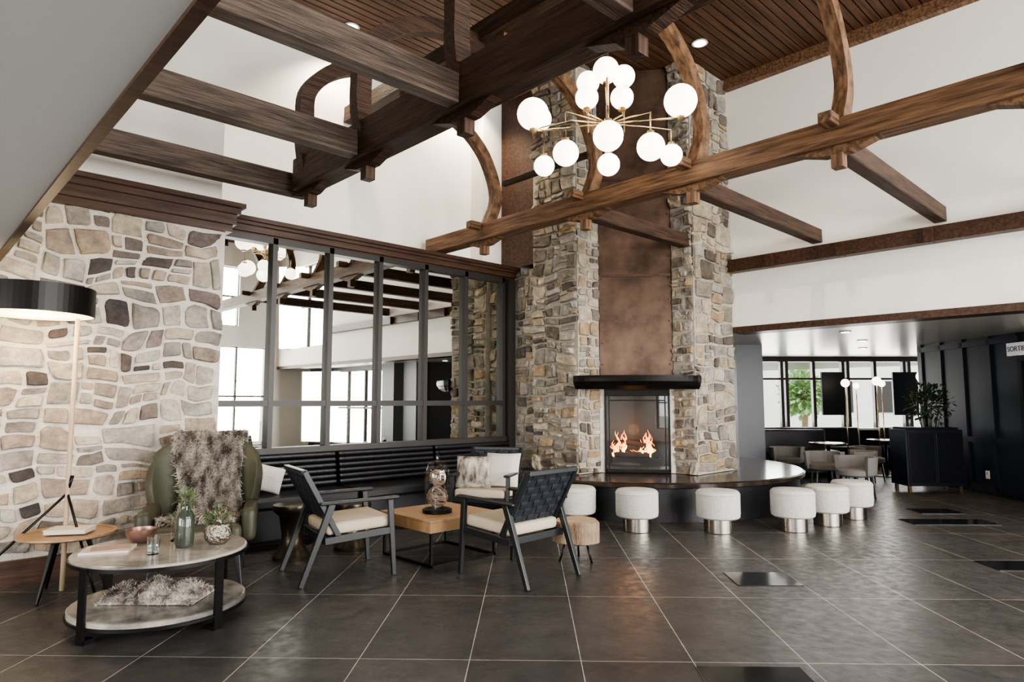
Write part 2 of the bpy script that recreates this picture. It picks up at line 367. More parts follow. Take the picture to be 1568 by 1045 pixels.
# ================================================================ CHIMNEY / FIREPLACE
ch=root('stone_fireplace')
V=[];F=[]
Z0,Z1=.43,ZC
stones(V,F,(6.03,5.95,0),(0,-1,0),(-1,0,0),.75,Z0,Z1,.36,.22,11,t=.035,warp=.06,rough=.02)
stones(V,F,(6.03,5.20,0),(1,0,0),(0,-1,0),.40,Z0,Z1,.30,.24,12,t=.02,warp=.05,rough=.014)
stones(V,F,(7.0,4.50,0),(0,-1,0),(-1,0,0),.30,Z0,Z1,.26,.19,13,t=.03,warp=.05,rough=.02)
stones(V,F,(7.0,4.20,0),(1,0,0),(0,-1,0),.93,Z0,Z1,.42,.26,14,t=.025,warp=.07,rough=.016)
stones(V,F,(6.14,6.40,0),(0,-1,0),(-1,0,0),.44,Z0,3.05,.30,.22,15,t=.025,warp=.05,rough=.015)
mk('stones',V,F,STONE2,ch)
multi('mortar_core',[(6.03,5.20,Z0,6.43,5.95,Z1),(7.0,4.20,Z0,XF,4.50,Z1),(6.14,5.95,Z0,6.6,6.42,3.05),(7.4,4.5,Z0,XF,6.4,Z1),(6.43,5.65,Z0,7.4,6.4,Z1)],MORT2,ch)
fa=math.atan2(-.776,.631); fm=Vector((6.715,4.85,0))
fr=root('fireplace_insert',fm,fa,ch)
for k,(z0,z1) in enumerate([(1.5,2.86),(2.87,4.1),(4.11,5.54)]):
    box('copper_hood_%d'%k,(0,.03,(z0+z1)/2),(.90,.05,z1-z0),COPPER,fr,bevel=.008)
for z in (2.865,4.105): box('hood_seam',(0,-.0,z),(.9,.02,.03),COPPER,fr)
for x in (-.41,.41):
    for i in range(14): sph('hood_rivet',.010,(x,.003,1.75+i*.27),COPPER,fr,8)
multi('firebox_shell',[(-.45,.42,.43,.45,.45,1.5),(-.45,0,.43,-.40,.45,1.5),(.40,0,.43,.45,.45,1.5),(-.45,0,1.38,.45,.45,1.5),(-.45,0,.43,.45,.45,.50)],FIREBACK,fr)
multi('stone_surround',[(-.45,-.012,.43,-.395,.02,1.44),(.395,-.012,.43,.45,.02,1.44)],MORT,fr)
multi('firebox_frame',[(-.395,-.03,.44,-.37,.02,1.40),(.37,-.03,.44,.395,.02,1.40),(-.39,-.03,1.365,.39,.02,1.44),(-.39,-.03,.44,.39,.02,.47),(-.345,-.02,.47,-.33,.0,1.365),(.33,-.02,.47,.345,.0,1.365),(-.345,-.02,1.30,.345,0,1.315)],IRON,fr,bevel=.002)
bb('glass_pane',-.37,-.006,.47,.37,-.002,1.36,PANE,fr)
multi('fire_grate',[(-.3,.08,.50,.3,.10,.60),(-.3,.30,.50,.3,.32,.60)]+[(-.28+i*.09,.08,.56,-.26+i*.09,.32,.58) for i in range(7)],IRON,fr)
for (x,y,z,L,an) in [(-.02,.14,.63,.52,.1),(.02,.26,.63,.5,-.12),(0,.20,.71,.46,.35),(-.05,.2,.76,.36,-.4)]:
    p=Vector((x,y,z)); dv=Vector((math.cos(an),math.sin(an)*.4,math.sin(an)*.2))*L/2
    tube('log',[p-dv,p-dv*.3+Vector((0,0,.01)),p+dv*.4,p+dv],.045,LOG,fr,10,.035)
def flame(name,x,y,z,h,w,ph,mat=None):
    V=[];F=[];n=8;J=17
    for j in range(J):
        t=j/(J-1); r=w*(math.sin(math.pi*min(1,(t*.85+.15)))**.9)*(1-t*.55)*(1+.25*math.sin(t*11+ph*2))+.0008
        if j==J-1: r=.0008
        ox=.035*math.sin(t*5+ph)*t+.012*math.sin(t*14+ph)*t
        for i in range(n):
            a=2*math.pi*i/n; V.append((x+ox+r*math.cos(a),y+r*.5*math.sin(a),z+h*t))
    for j in range(J-1):
        for i in range(n):
            k=(i+1)%n; F.append((j*n+i,j*n+k,(j+1)*n+k,(j+1)*n+i))
    mk(name,V,F,mat or FLAME,fr,smooth=True)
fr_=random.Random(11)
for i in range(34):
    side=fr_.choice((-1,1,-1,1,0))
    x=(-.20 if side<0 else .12 if side>0 else 0)+fr_.gauss(0,.055); x=max(-.30,min(.29,x))
    c_=-.20 if side<0 else .12 if side>0 else 0
    h=(.44 if side<0 else .40 if side>0 else .2)*max(.25,1-abs(x-c_)*7)*fr_.uniform(.6,1.05)
    flame('flame_%d'%i,x,fr_.uniform(.13,.26),.61,h,fr_.uniform(.010,.022),fr_.uniform(0,6))
    if i%2==0: flame('flame_core_%d'%i,x,fr_.uniform(.11,.14),.61,h*.55,fr_.uniform(.006,.012),fr_.uniform(0,6),FLAMEC)
ma=-math.pi/4; mm=root('fireplace_mantel',(6.515,4.70,0),ma,ch)
V=[];F=[];n=25
rows=[(1.0,1.60),(1.03,1.57),(1.0,1.53),(.86,1.48),(.62,1.44)]
for s,z in rows:
    for i in range(n):
        t=-1+2*i/(n-1); V.append((.76*t*(.9+.1*s),-.03-.26*s*max(0,math.cos(t*math.pi/2))**.6,z))
    V.append((.5,.3,z)); V.append((-.5,.3,z))
k=n+2
for j in range(len(rows)-1):
    for i in range(k): F.append((j*k+i,j*k+(i+1)%k,(j+1)*k+(i+1)%k,(j+1)*k+i))
F.append(tuple(range(k))[::-1]); F.append(tuple((len(rows)-1)*k+i for i in range(k)))
mk('mantel_shelf',V,F,IRON,mm)
hc=C(1.70,9.35); hr=root('round_hearth',(hc.x,hc.y,0))
lathe('hearth_base',[(2.13,0),(2.13,.36)],LEATHER,hr,n=96)
lathe('hearth_slab',[(2.17,.36),(2.2,.37),(2.2,.41),(2.17,.425)],HEARTH,hr,n=96)
# ================================================================ BENCH
be=root('leather_banquette')
bb('base',2.2,5.85,.06,5.60,6.34,.34,NAVYD,be); bb('plinth',2.2,5.95,0,5.60,6.3,.07,BLACKV,be)
for (x0,x1) in ((2.18,3.44),(3.46,4.69),(4.71,5.60)): bb('seat_cushion',x0,5.78,.33,x1,6.34,.44,LEATHER,be,bevel=.03)
for s,(x0,x1) in enumerate([(2.2,3.45),(3.47,4.70),(4.72,5.92)]):
    for k in range(6):
        box('back_channel_%d_%d'%(s,k),((x0+x1)/2,6.28+k*.008,.475+k*.056),(x1-x0,.09,.054),LEATHER,be,bevel=.024,seg=3)
# ================================================================ TRUSSES
T1,T2=2.64,4.95
ZB,ZT=3.18,3.47
Y1=[.6,1.87,3.22,4.42,5.38]; Y2=[.55,1.75,2.95,4.15,5.68]
def hanger(par,x,y,zb,mat,side):
    bar('post',(x,y,zb-.16),(x,y,zb+.02),.085,.085,mat,par)
    pts=[(-.30,0),(.30,0),(.10,-.06),(-.10,-.06)]
    poly=[(y+a,zb+b) for a,b in pts]
    VV=[(x-.045,p,q) for p,q in poly]+[(x+.045,p,q) for p,q in poly]
    FF=[(0,1,2,3),(7,6,5,4)]+[(i,i+4,(i+1)%4+4,(i+1)%4) for i in range(4)]
    mk('corbel',VV,FF,mat,par)
    bb('beam_stub',x+side*.09,y-.05,zb+.12,x+side*.24,y+.05,zb+.20,mat,par,bevel=.01)
t1=root('timber_truss'); t2=root('timber_truss')
bar('tie_beam',(T1,5.55,(ZB+ZT)/2),(T1,-4.9,(ZB+ZT)/2),.2,ZT-ZB,WOOD,t1,bevel=.012)
bar('tie_beam',(T2,6.72,(3.15+3.34)/2),(T2,-4.9,(3.15+3.34)/2),.18,.19,WOODL,t2,bevel=.012)
for y in Y1: hanger(t1,T1,y,ZB,WOOD,1)
for y in Y2: hanger(t2,T2,y,3.15,WOODL,-1)
XM=(T1+T2)/2
def arc(y,side,hs=1.0):
    pts=[(1.19,3.33),(1.19+.12*hs,3.6),(1.19+.12*hs,3.8),(1.22,4.03),(1.08,4.23),(.85,4.40),(.5,4.53),(0,4.58)]
    return catmull([(XM+side*a,y,z) for a,z in pts],4)
for y in Y1: ribarc('arched_rib',arc(y,-1,.35),.11,.13,WOOD,t1)
for y in Y2: ribarc('arched_rib',arc(y,1),.10,.12,RIB,t2)
bar('ridge_beam',(XM,6.8,4.66),(XM,-4.9,4.66),.14,.18,WOOD,t1)
bar('strut',(T2+.30,5.68,3.90),(T2+.30,4.15,3.90),.06,.06,WOOD,t2)
for y in (.6,1.87,3.22,4.46,5.72):
    bar('cross_beam',(.49,y,3.29),(T1-.1 if y<5.5 else T1+.12,y,3.29),.12,.20,WOODG,None,bevel=.01)
for y,x1 in ((1.82,XF-.02),(3.08,XF-.02),(4.28,6.95),(.55,XF-.02)):
    bar('cross_beam',(T2+.09,y,3.24),(x1,y,3.24),.12,.16,WOOD,None,bevel=.01)
for y in (.9,1.9,2.77,3.6): bb('trim_peg_%d'%int(y*10),XF-.21,y-.04,2.93,XF-.14,y+.04,3.09,TRIM)

# ================================================================ CHANDELIER
cc=C(.765,5.08); cr=root('globe_chandelier',(cc.x,cc.y,0),RZ)
k=.0052
gl=[(-115,178,.125,-.05),(-30,128,.095,.25),(-32,152,.09,-.12),(-2,108,.105,.05),(25,118,.095,.25),(22,152,.09,-.1),(112,157,.13,-.05),(-65,240,.10,-.15),(-98,260,.085,.2),(0,213,.115,-.25),(0,258,.09,.05),(65,230,.108,-.15),(96,243,.09,.18),(-105,186,.10,.2)]
tube('stem',[(0,0,4.58),(0,0,3.45)],.012,BRASS,cr); sph('hub',.035,(0,0,3.5),BRASS,cr,16); lathe('canopy',[(.06,4.54),(.05,4.575)],BRASS,cr,n=24)
for i,(dx,y,r,dd) in enumerate(gl):
    f=1+dd/5.08
    x=(.765+dx*k)*f-.765; z=1.3+(2.22-(y-190)*k)*f
    sph('globe_%d'%i,r,(x,dd,z),GLOBE,cr)
    up=z>3.52
    ez=z-r if up else z+r
    tube('arm_%d'%i,[(0,0,3.5),(x*.5,dd*.5,3.52),(x,dd,3.53 if not up else min(3.53,ez)),(x,dd,ez)],.007,BRASS,cr)
    lathe('cap_%d'%i,[(.03,-.015),(.03,.015)],BRASS,cr,(x,dd,ez),16)

# ================================================================ FURNITURE
def face(fl,fd):
    v=C(fl,fd); return math.atan2(v.y,v.x)-math.pi/2
def lounge_chair(name,l,d,rz,frame=BLACKW):
    r=root(name,C(l,d),rz)
    for s in (-1,1):
        x=s*.285
        bar('front_leg',(x,.31,0),(x,.27,.56),.028,.034,frame,r,.036,.045)
        bar('rear_leg',(x,-.38,0),(x,-.17,.56),.028,.034,frame,r,.038,.05)
        bar('arm',(x,-.26,.565),(x,.34,.575),.05,.024,frame,r,.06,.024,bevel=.01)
        bar('side_rail',(x,.30,.335),(x,-.22,.30),.028,.05,frame,r)
        bar('back_post',(x*.93,-.10,.30),(x*.93,-.37,.80),.035,.04,frame,r)
    bar('front_rail',(-.285,.28,.335),(.285,.28,.335),.03,.05,frame,r)
    bar('rear_rail',(-.285,-.2,.30),(.285,-.2,.30),.03,.05,frame,r)
    bar('top_rail',(-.265,-.37,.79),(.265,-.37,.79),.04,.035,frame,r)
    a=math.atan2(.27,.50)
    def bp(x,t,o):
        return (x,-.12-.25*t-o*math.cos(a),.36+.44*t-o*math.sin(a))
    for i in range(8):
        x=-.2345+i*.067
        V=[];F=[];n=25
        for j in range(n):
            t=j/(n-1); o=.007*math.cos(((t-.06)/.124)*math.pi+(i%2)*math.pi)
            V+= [bp(x-.030,t,o-.003),bp(x+.030,t,o-.003),bp(x+.030,t,o+.003),bp(x-.030,t,o+.003)]
        for j in range(n-1):
            for q in range(4): F.append((j*4+q,j*4+(q+1)%4,j*4+4+(q+1)%4,j*4+4+q))
        mk('woven_strap_v%d'%i,V,F,STRAP,r)
    for j in range(8):
        t=.06+j*.124; V=[];F=[];n=33
        for i in range(n):
            x=-.265+.53*i/(n-1); o=-.007*math.cos(((x+.2345)/.067)*math.pi+(j%2)*math.pi)
            V+=[bp(x,t-.054,o-.003),bp(x,t+.054,o-.003),bp(x,t+.054,o+.003),bp(x,t-.054,o+.003)]
        for i in range(n-1):
            for q in range(4): F.append((i*4+q,i*4+(q+1)%4,i*4+4+(q+1)%4,i*4+4+q))
        mk('woven_strap_h%d'%j,V,F,STRAP,r)
    box('seat_cushion',(0,.05,.385),(.52,.50,.085),CREAM,r,(math.radians(3),0,0),bevel=.03,seg=4,smooth=True)
    return r
lounge_chair('lounge_chair',-1.30,5.17,face(.53,.33))
lounge_chair('lounge_chair',.03,5.13,face(-.46,.44))
fc=lounge_chair('lounge_chair',-.25,6.82,face(-.25,-1))
def pillow(name,loc,s,mat,parent,rot):
    V=[];F=[];n=11
    for side in (1,-1):
        for i in range(n):
            for j in range(n):
                u=-1+2*i/(n-1);v=-1+2*j/(n-1)
                h=max(0,(1-u**4)*(1-v**4))**.6; pin=1-.08*(1-abs(u*v))*(abs(u)+abs(v))/2
                V.append((u*s[0]/2*pin,side*h*s[1]/2,v*s[2]/2*pin))
    for sd in range(2):
        b=sd*n*n
        for i in range(n-1):
            for j in range(n-1):
                f=(b+i*n+j,b+(i+1)*n+j,b+(i+1)*n+j+1,b+i*n+j+1); F.append(f if sd==1 else f[::-1])
    return mk(name,V,F,mat,parent,loc,rot,smooth=True)
pillow('pillow_white',(-.14,-.06,.60),(.36,.14,.36),PILLOW,fc,(math.radians(25),0,0))
pillow('pillow_fur',(.14,.02,.58),(.36,.16,.34),FUR,fc,(math.radians(25),0,.2))
pr=root('throw_pillow',(2.60,5.98,0),-.5)
pillow('pillow_body',(0,0,.59),(.26,.12,.26),PILLOW,pr,(.3,.25,0))

wt=root('oak_cube_table',C(-.62,5.75))
box('top',(0,0,.355),(.72,.72,.022),OAK,wt,bevel=.004)
multi('apron',[(-.36,-.36,.27,.36,-.34,.344),(-.36,.34,.27,.36,.36,.344),(-.36,-.34,.27,-.34,.34,.344),(.34,-.34,.27,.36,.34,.344)],OAK,wt,bevel=.002)
bs=[]
for sx in (-1,1):
    for sy in (-1,1): bs.append((sx*.33-.01,sy*.33-.01,0,sx*.33+.01,sy*.33+.01,.27))
for s in (-1,1): bs+= [(-.34,s*.33-.01,0,.34,s*.33+.01,.02),(s*.33-.01,-.34,0,s*.33+.01,.34,.02)]
multi('metal_frame',bs,IRON,wt)
cl=root('glass_cloche',C(-.63,5.66,.367))
lathe('base',[(.125,0),(.125,.03),(.11,.035)],IRON,cl)
lathe('glass_dome',[(.105,.035),(.105,.30),(.10,.35),(.08,.40),(.045,.43),(.012,.44),(.012,.455),(.018,.47),(.008,.485),(.001,.487)],DOME,cl)
for i in range(20):
    a=random.uniform(0,math.pi);b=random.uniform(0,math.pi); R_=.085
    e1=Vector((math.cos(a),math.sin(a),0)); e2=Vector((-math.sin(a)*math.cos(b),math.cos(a)*math.cos(b),math.sin(b)))
    zc=.13 if i<11 else .285; Rr=R_ if i<11 else .068
    tube('woven_ring_%d'%i,[Vector((0,0,zc))+Rr*(e1*math.cos(t*math.pi/10)+e2*math.sin(t*math.pi/10)) for t in range(21)],.006,BARK,cl,6)
mt=root('marble_coffee_table',C(-2.12,4.10),RZ)
lathe('top_marble',[(.465,.385),(.475,.39),(.475,.41),(.468,.415)],MARBLE,mt,n=64)
lathe('top_rim',[(.478,.378),(.484,.38),(.484,.40),(.478,.40)],IRON,mt,n=64)
lathe('lower_marble',[(.465,.085),(.475,.09),(.475,.115),(.465,.12)],MARBLE,mt,n=64)
lathe('lower_rim',[(.475,.07),(.483,.072),(.483,.088),(.475,.09)],IRON,mt,n=64)
for (x,y) in ((-.18,-.43),(.42,-.19),(.18,.43),(-.42,.19)):
    a=math.atan2(y,x)
    box('leg_strap',(x*1.04,y*1.04,.20),(.012,.055,.40),IRON,mt,(0,0,a))
    box('leg_foot',(x*.98,y*.98,.012),(.07,.055,.024),IRON,mt,(0,0,a))
def tufts(name,pts_fn,N,mat,parent,L=.05,w=.007,loc=(0,0,0),rot=(0,0,0)):
    V=[];F=[]
    for i in range(N):
        p,nr=pts_fn(); p=Vector(p); nr=Vector(nr).normalized()
        d=(nr*.6+Vector((random.uniform(-.5,.5),random.uniform(-.5,.5),random.uniform(-1.2,0)))).normalized()*L*random.uniform(.6,1.2)
        s=d.cross(Vector((random.uniform(-1,1),random.uniform(-1,1),random.uniform(-1,1)))).normalized()*w
        b=len(V); V+=[p-s,p+s,p+d]; F.append((b,b+1,b+2))
    return mk(name,V,F,mat,parent,loc,rot)
ft=root('folded_fur_throw',C(-2.14,4.10,.12),RZ)
V=[];F=[];n=22;m_=10
def fsurf(u,v):
    return (-.27+.56*u, -.16+.32*v, .004+.09*(math.sin(math.pi*v)**.5)*(math.sin(math.pi*min(max(u,.0),1))**.35)*(1+.25*math.sin(u*17)))
for i in range(n+1):
    for j in range(m_+1): V.append(fsurf(i/n,j/m_))
for i in range(n):
    for j in range(m_): a=i*(m_+1)+j; F.append((a,a+m_+1,a+m_+2,a+1))
mk('throw_body',V,F,FUR,ft,smooth=True)
def pf():
    u,v=random.random(),random.random(); return fsurf(u,v),(0,(v-.5)*2,1)
tufts('fur_tufts',pf,4000,FUR,ft,.025,.003)
vz=.415
def item(name,l,d): return root(name,C(l,d,vz),RZ)
WATER=M('water',(.6,.75,.8),.02,trans=1,ior=1.33)
r=item('drinking_glass',-2.08,3.92); lathe('glass',[(.03,0),(.033,.08),(.033,.105),(.030,.105),(.029,.012),(.001,.012)],GLASS,r,n=24); lathe('water',[(.028,.014),(.029,.05)],WATER,r,n=24)
r=item('glass_bottle_vase',-2.0,4.12); lathe('bottle',[(.05,0),(.055,.02),(.055,.17),(.045,.20),(.03,.22),(.03,.25),(.026,.25),(.026,.22),(.04,.198),(.049,.17),(.049,.02),(.001,.015)],M('smoked_glass',(.22,.25,.2),.05,trans=.85),r,n=24)
def leaves(par,c,R,N,L,w,mat=LEAF,up=.4):
    V=[];F=[]
    for i in range(N):
        d=Vector((random.gauss(0,1),random.gauss(0,1),random.gauss(up,1))).normalized(); p=Vector(c)+d*R*random.uniform(.2,.9)
        d=(d+Vector((random.uniform(-.5,.5),random.uniform(-.5,.5),random.uniform(-.5,.5)))).normalized()
        s=d.cross(Vector((random.uniform(-1,1),random.uniform(-1,1),1))).normalized()*w; b=len(V)
        V+=[p,p+d*L*.5+s,p+d*L,p+d*L*.5-s]; F.append((b,b+1,b+2,b+3))
    mk('leaves',V,F,mat,par)
for i in range(6):
    a=i; tube('stem_%d'%i,[(0,0,.05),(.01*math.cos(a),.01*math.sin(a),.22),(.04*math.cos(a),.04*math.sin(a),.30)],.0025,LEAF,r,5)
leaves(r,(0,0,.28),.06,50,.045,.008)
r=item('silver_flower_pot',-1.83,4.20); lathe('pot',[(.045,0),(.075,.03),(.085,.07),(.075,.11),(.068,.125),(.06,.12),(.001,.11)],M('hammered_silver',(.30,.27,.23),.2,metal=1,bump=.8,bscale=60),r,n=28)
leaves(r,(0,0,.14),.08,110,.040,.007,LEAF); leaves(r,(0,0,.17),.06,30,.025,.008,PALEWOOD)
r=item('glass_cylinder_vase',-2.12,4.30); lathe('cylinder',[(.05,0),(.052,.16),(.047,.16),(.045,.01),(.001,.01)],GLASS,r,n=24); leaves(r,(0,0,.14),.06,60,.045,.007)
r=item('magazine',-2.40,4.02); box('cover',(0,0,.006),(.26,.20,.012),PAPER,r,(0,0,.3)); box('inner',(.02,-.01,.016),(.20,.15,.006),PINK,r,(0,0,.5))
r=item('copper_bowl',-2.33,4.24); lathe('bowl',[(.03,0),(.06,.015),(.085,.05),(.09,.085),(.084,.085),(.078,.05),(.05,.02),(.001,.012)],M('rose_copper',(.32,.20,.16),.35,metal=.8),r,n=32)
st=root('oak_side_table',C(-3.03,4.60),RZ)
lathe('top',[(.27,.385),(.295,.395),(.295,.41),(.27,.41),(.265,.402),(.001,.402)],OAK,st,n=48)
for a in (-1.6,.4,2.6): bar('leg',(.11*math.cos(a),.11*math.sin(a),.39),(.25*math.cos(a),.25*math.sin(a),0),.03,.03,IRON,st,.016,.016)
bk=root('book',C(-3.0,4.58,.411),RZ+.2); box('pages',(0,0,.014),(.25,.18,.026),PAPER,bk,bevel=.002); box('cover',(0,0,.029),(.26,.19,.004),PAPER,bk)
fl=root('floor_lamp',(0,0,0))
sc=C(-3.24,4.45); q=C(-3.10,4.68)
tube('wood_pole',[(q.x,q.y,0),(q.x,q.y,1.0),(q.x,q.y,1.93)],.016,PALEWOOD,fl,12)
for (l,d) in ((-3.62,4.36),(-2.72,4.45)):
    e=C(l,d); tube('leg',[(q.x,q.y,.66),(e.x,e.y,.012)],.009,IRON,fl)
tube('shade_arm',[(q.x,q.y,1.90),(sc.x,sc.y,1.95)],.008,IRON,fl)
n=64;V=[];F=[]
for (rr,z) in ((.345,1.88),(.345,2.07),(.338,2.07),(.338,1.88)):
    for i in range(n): a=2*math.pi*i/n; V.append((rr*math.cos(a),rr*math.sin(a),z))
for j in range(4):
    for i in range(n): kk=(i+1)%n; F.append((j*n+i,j*n+kk,((j+1)%4)*n+kk,((j+1)%4)*n+i))
mk('shade',V,F,IRON,fl,(sc.x,sc.y,0))
lathe('diffuser',[(.337,1.884),(.337,1.90)],LAMPIN,fl,(sc.x,sc.y,0),48)
tube('cord_hook',[(q.x,q.y,.68),(q.x+.02,q.y-.02,.78)],.012,IRON,fl)
wc=root('wing_armchair',C(-2.30,4.98),face(.35,-1))
V=[];F=[];n=24;m_=14
def bsurf(u,v,off=0):
    wd=.30+.09*math.sin(math.pi*min(1,v*1.1)*.62)
    ang=u*1.3
    x=wd*math.sin(ang)/math.sin(1.3); y=-.32-.10*v+.28*(1-math.cos(ang))*(.5+.5*math.sin(math.pi*min(1,v)*.9)) +off
    z=.30+.72*v-(.16*abs(u)**2.2)*v**2
    return (x,y,z)
for i in range(n+1):
    for j in range(m_+1): V.append(bsurf(-1+2*i/n,j/m_))
for i in range(n):
    for j in range(m_): a=i*(m_+1)+j; F.append((a,a+m_+1,a+m_+2,a+1))
o=mk('back_shell',V,F,OLIVE,wc,smooth=True); s=o.modifiers.new('sol','SOLIDIFY'); s.thickness=.06; s.offset=0; b_=o.modifiers.new('b','BEVEL'); b_.width=.02; b_.segments=3
box('seat',(0,.02,.34),(.60,.58,.18),OLIVE,wc,bevel=.05,seg=4,smooth=True)
for s_ in (-1,1):
    box('armrest',(s_*.34,.04,.42),(.10,.52,.24),OLIVE,wc,bevel=.045,seg=4,smooth=True)
    for yy in (-.22,.24): bar('leg',(s_*.26,yy,.27),(s_*.30,yy*1.15,0),.035,.035,BLACKW,wc,.02,.02)
def fsf(u,v):
    W=.24*(1+.10*math.sin(v*9))
    x=-W+2*W*u+.03*math.sin(v*7)-.05*(1-v)
    if v<.12: t=v/.12; return (x,-.50+.10*t,.92+.14*math.sin(t*math.pi/2))
    if v<.62: t=(v-.12)/.5; return (x,-.38+.20*t,1.06-.59*t+.015*math.sin(u*14))
    t=(v-.62)/.38; return (x,-.18+.42*t,.47-.01*t+.015*math.sin(u*14+v*6))
V=[];F=[];n=20;m_=30
for i in range(n+1):
    for j in range(m_+1): V.append(fsf(i/n,j/m_))
for i in range(n):
    for j in range(m_): a=i*(m_+1)+j; F.append((a,a+m_+1,a+m_+2,a+1))
th=root('fur_throw',C(-2.30,4.98),face(.35,-1))
mk('throw_body',V,F,FUR,th,smooth=True)
tufts('fur_tufts',lambda:(fsf(random.random(),random.random()),(0,.8,.5)),16000,FUR,th,.055,.0035)
for (l,d,h) in ((-1.83,5.62,.44),(-1.42,5.98,.40)):
    r=root('bronze_drum_table',C(l,d)); lathe('drum',[(.15,0),(.155,.03),(.12,.07),(.09,.12),(.085,.2),(.11,h-.09),(.155,h-.05),(.165,h-.03),(.16,h),(.15,h)],BRONZE,r,n=40)
r=root('log_stump_table',C(.53,5.55),.3)
V=[];F=[];n=40
for (rr,z) in ((.17,.15),(.19,.16),(.19,.31),(.18,.325)):
    for i in range(n):
        a=2*math.pi*i/n; q2=rr*(1+.06*math.sin(3*a+1)+.03*math.sin(7*a)); V.append((q2*math.cos(a),q2*math.sin(a),z))
for j in range(3):
    for i in range(n): kk=(i+1)%n; F.append((j*n+i,j*n+kk,(j+1)*n+kk,(j+1)*n+i))
F.append(tuple(range(n-1,-1,-1)));F.append(tuple(3*n+i for i in range(n)))
mk('stump',V,F,None,r,mats=[BARK,ENDW],fm=[0]*(3*n)+[1,1])
for a in (.3,2.4,4.5): tube('leg',[(.10*math.cos(a),.10*math.sin(a),.155),(.15*math.cos(a),.15*math.sin(a),0)],.009,IRON,r)
for (l,d) in ((1.26,6.78),(2.06,6.72),(2.84,6.80),(3.33,7.10),(3.80,7.50),(.66,7.0)):
    r=root('pouf_stool',C(l,d),random.random())
    lathe('steel_base',[(.135,0),(.14,.005),(.14,.15),(.13,.15)],STEEL,r,n=48)
    lathe('upholstered_seat',[(.12,.135),(.19,.14),(.208,.155),(.213,.19),(.213,.36),(.207,.395),(.19,.41),(.10,.415),(.001,.415)],BOUCLE,r,n=48)
    lathe('seam',[(.214,.372),(.217,.376),(.214,.38)],BOUCLE,r,n=48)

# ================================================================ BAR AREA
cbox('wall_navy_column',3.80,10.75,1.1,.42,.4,2.2,NAVY)
a=C(3.75,10.9);b=C(4.45,13.5)
bar('wall_bar_side',(a.x,a.y,1.1),(b.x,b.y,1.1),.12,2.2,NAVY)
pw=root('wall_navy_panelled')
cbox('panel_board',6.70,9.65,1.1,.12,2.1,2.2,NAVY,pw); cbox('panel_board_near',6.70,6.6,1.1,.12,1.8,2.2,NAVY,pw); cbox('panel_over_door',6.70,8.05,2.02,.12,1.1,.36,NAVY,pw)
for d in (8.66,9.15,9.7,10.2,10.68): cbox('stile',6.63,d,1.1,.03,.06,2.2,NAVY,pw)
for z in (.10,.75,2.12): cbox('rail',6.63,9.65,z,.03,2.1,.08,NAVY,pw)
cbox('wall_bar_jog',8.4,10.75,1.1,3.5,.12,2.2,NAVY)
dr=root('door_1')
cbox('leaf',6.70,8.05,.92,.05,1.0,1.82,NAVYD,dr); cbox('jamb',6.64,8.58,.92,.08,.06,1.84,NAVYD,dr); cbox('jamb_b',6.64,7.52,.92,.08,.06,1.84,NAVYD,dr); cbox('head',6.64,8.05,1.85,.08,1.12,.06,NAVYD,dr)
for z in (.45,1.3): cbox('door_panel',6.665,8.05,z,.03,.7,.62,NAVY,dr,bevel=.01)
e=C(6.60,8.5,.88); tube('handle',[e,e+C(0,-.12)],.012,STEEL,dr)
ex=root('exit_sign',C(6.62,8.62,1.98),RZ-math.pi/2)
box('sign_box',(0,0,0),(.34,.03,.17),SIGN,ex); 
tcv=bpy.data.curves.new('sign_text','FONT'); tcv.body='SORTIE'; tcv.size=.095; tcv.align_x='CENTER'; tcv.align_y='CENTER'; tcv.extrude=.002; tcv.materials.append(SIGNR)
to=bpy.data.objects.new('sign_text',tcv); link(to,ex); to.location=(0,-.018,0); to.rotation_euler=(math.pi/2,0,0)
ou=root('wall_outlet',C(6.61,9.3,.28),RZ-math.pi/2); box('plate',(0,0,0),(.07,.01,.11),WHITEP,ou); box('socket',(0,-.006,.02),(.03,.006,.03),CREAM,ou)
bw=root('window_bar')
cbox('sill_wall',7.0,13.5,.36,5.4,.15,.72,NAVYD,bw); cbox('head',7.0,13.5,2.15,5.4,.15,.1,FRAME,bw); cbox('sill',7.0,13.42,.74,5.4,.3,.04,WHITEP,bw)
for l in [4.5,5.0,5.5,5.6,6.15,6.75,6.85,7.4,8.0,8.1,8.7,9.5]: cbox('mullion',l,13.5,1.45,.06,.10,1.4,FRAME,bw)
cbox('transom',7.0,13.5,1.75,5.4,.06,.04,FRAME,bw)
for (l,w_) in ((6.45,.36),(7.9,.4)):
    cbox('hung_screen',l,13.30,1.45,w_+.10,.05,.86,NAVYD,bw); 
TL=M('tree_leaf',(.22,.34,.14),.6)
tr=root('tree_outside',C(11.0,25)); tube('trunk',[(0,0,-.3),(.1,0,1.0),(0,.1,1.6)],.12,BARK,tr); leaves(tr,(0,0,1.6),.9,700,.3,.10,TL,0)
BLD=M('neighbour_render',(.66,.64,.62),.9)
bd=root('building_outside',C(17,34),RZ)
box('facade',(0,0,1.6),(14,4,3.8),BLD,bd)
for i in range(6): box('facade_window',(-5.5+i*2.2,-2.02,1.5),(1.1,.06,1.5),FRAME,bd)
pc=root('planter_cabinet',C(6.05,9.75),RZ)
box('cabinet',(0,0,.49),(.82,.42,.80),NAVY,pc,bevel=.006)
for x in (-.2,.2): box('door_panel',(x,-.215,.49),(.36,.02,.70),NAVYD,pc,bevel=.004)
for x in (-.36,.36):
    for y in (-.16,.16): box('foot',(x,y,.045),(.04,.04,.09),BRASS,pc)
box('planter_trough',(0,0,.905),(.74,.34,.03),NAVYD,pc)
pp=root('potted_plant',C(6.12,9.75,.921))
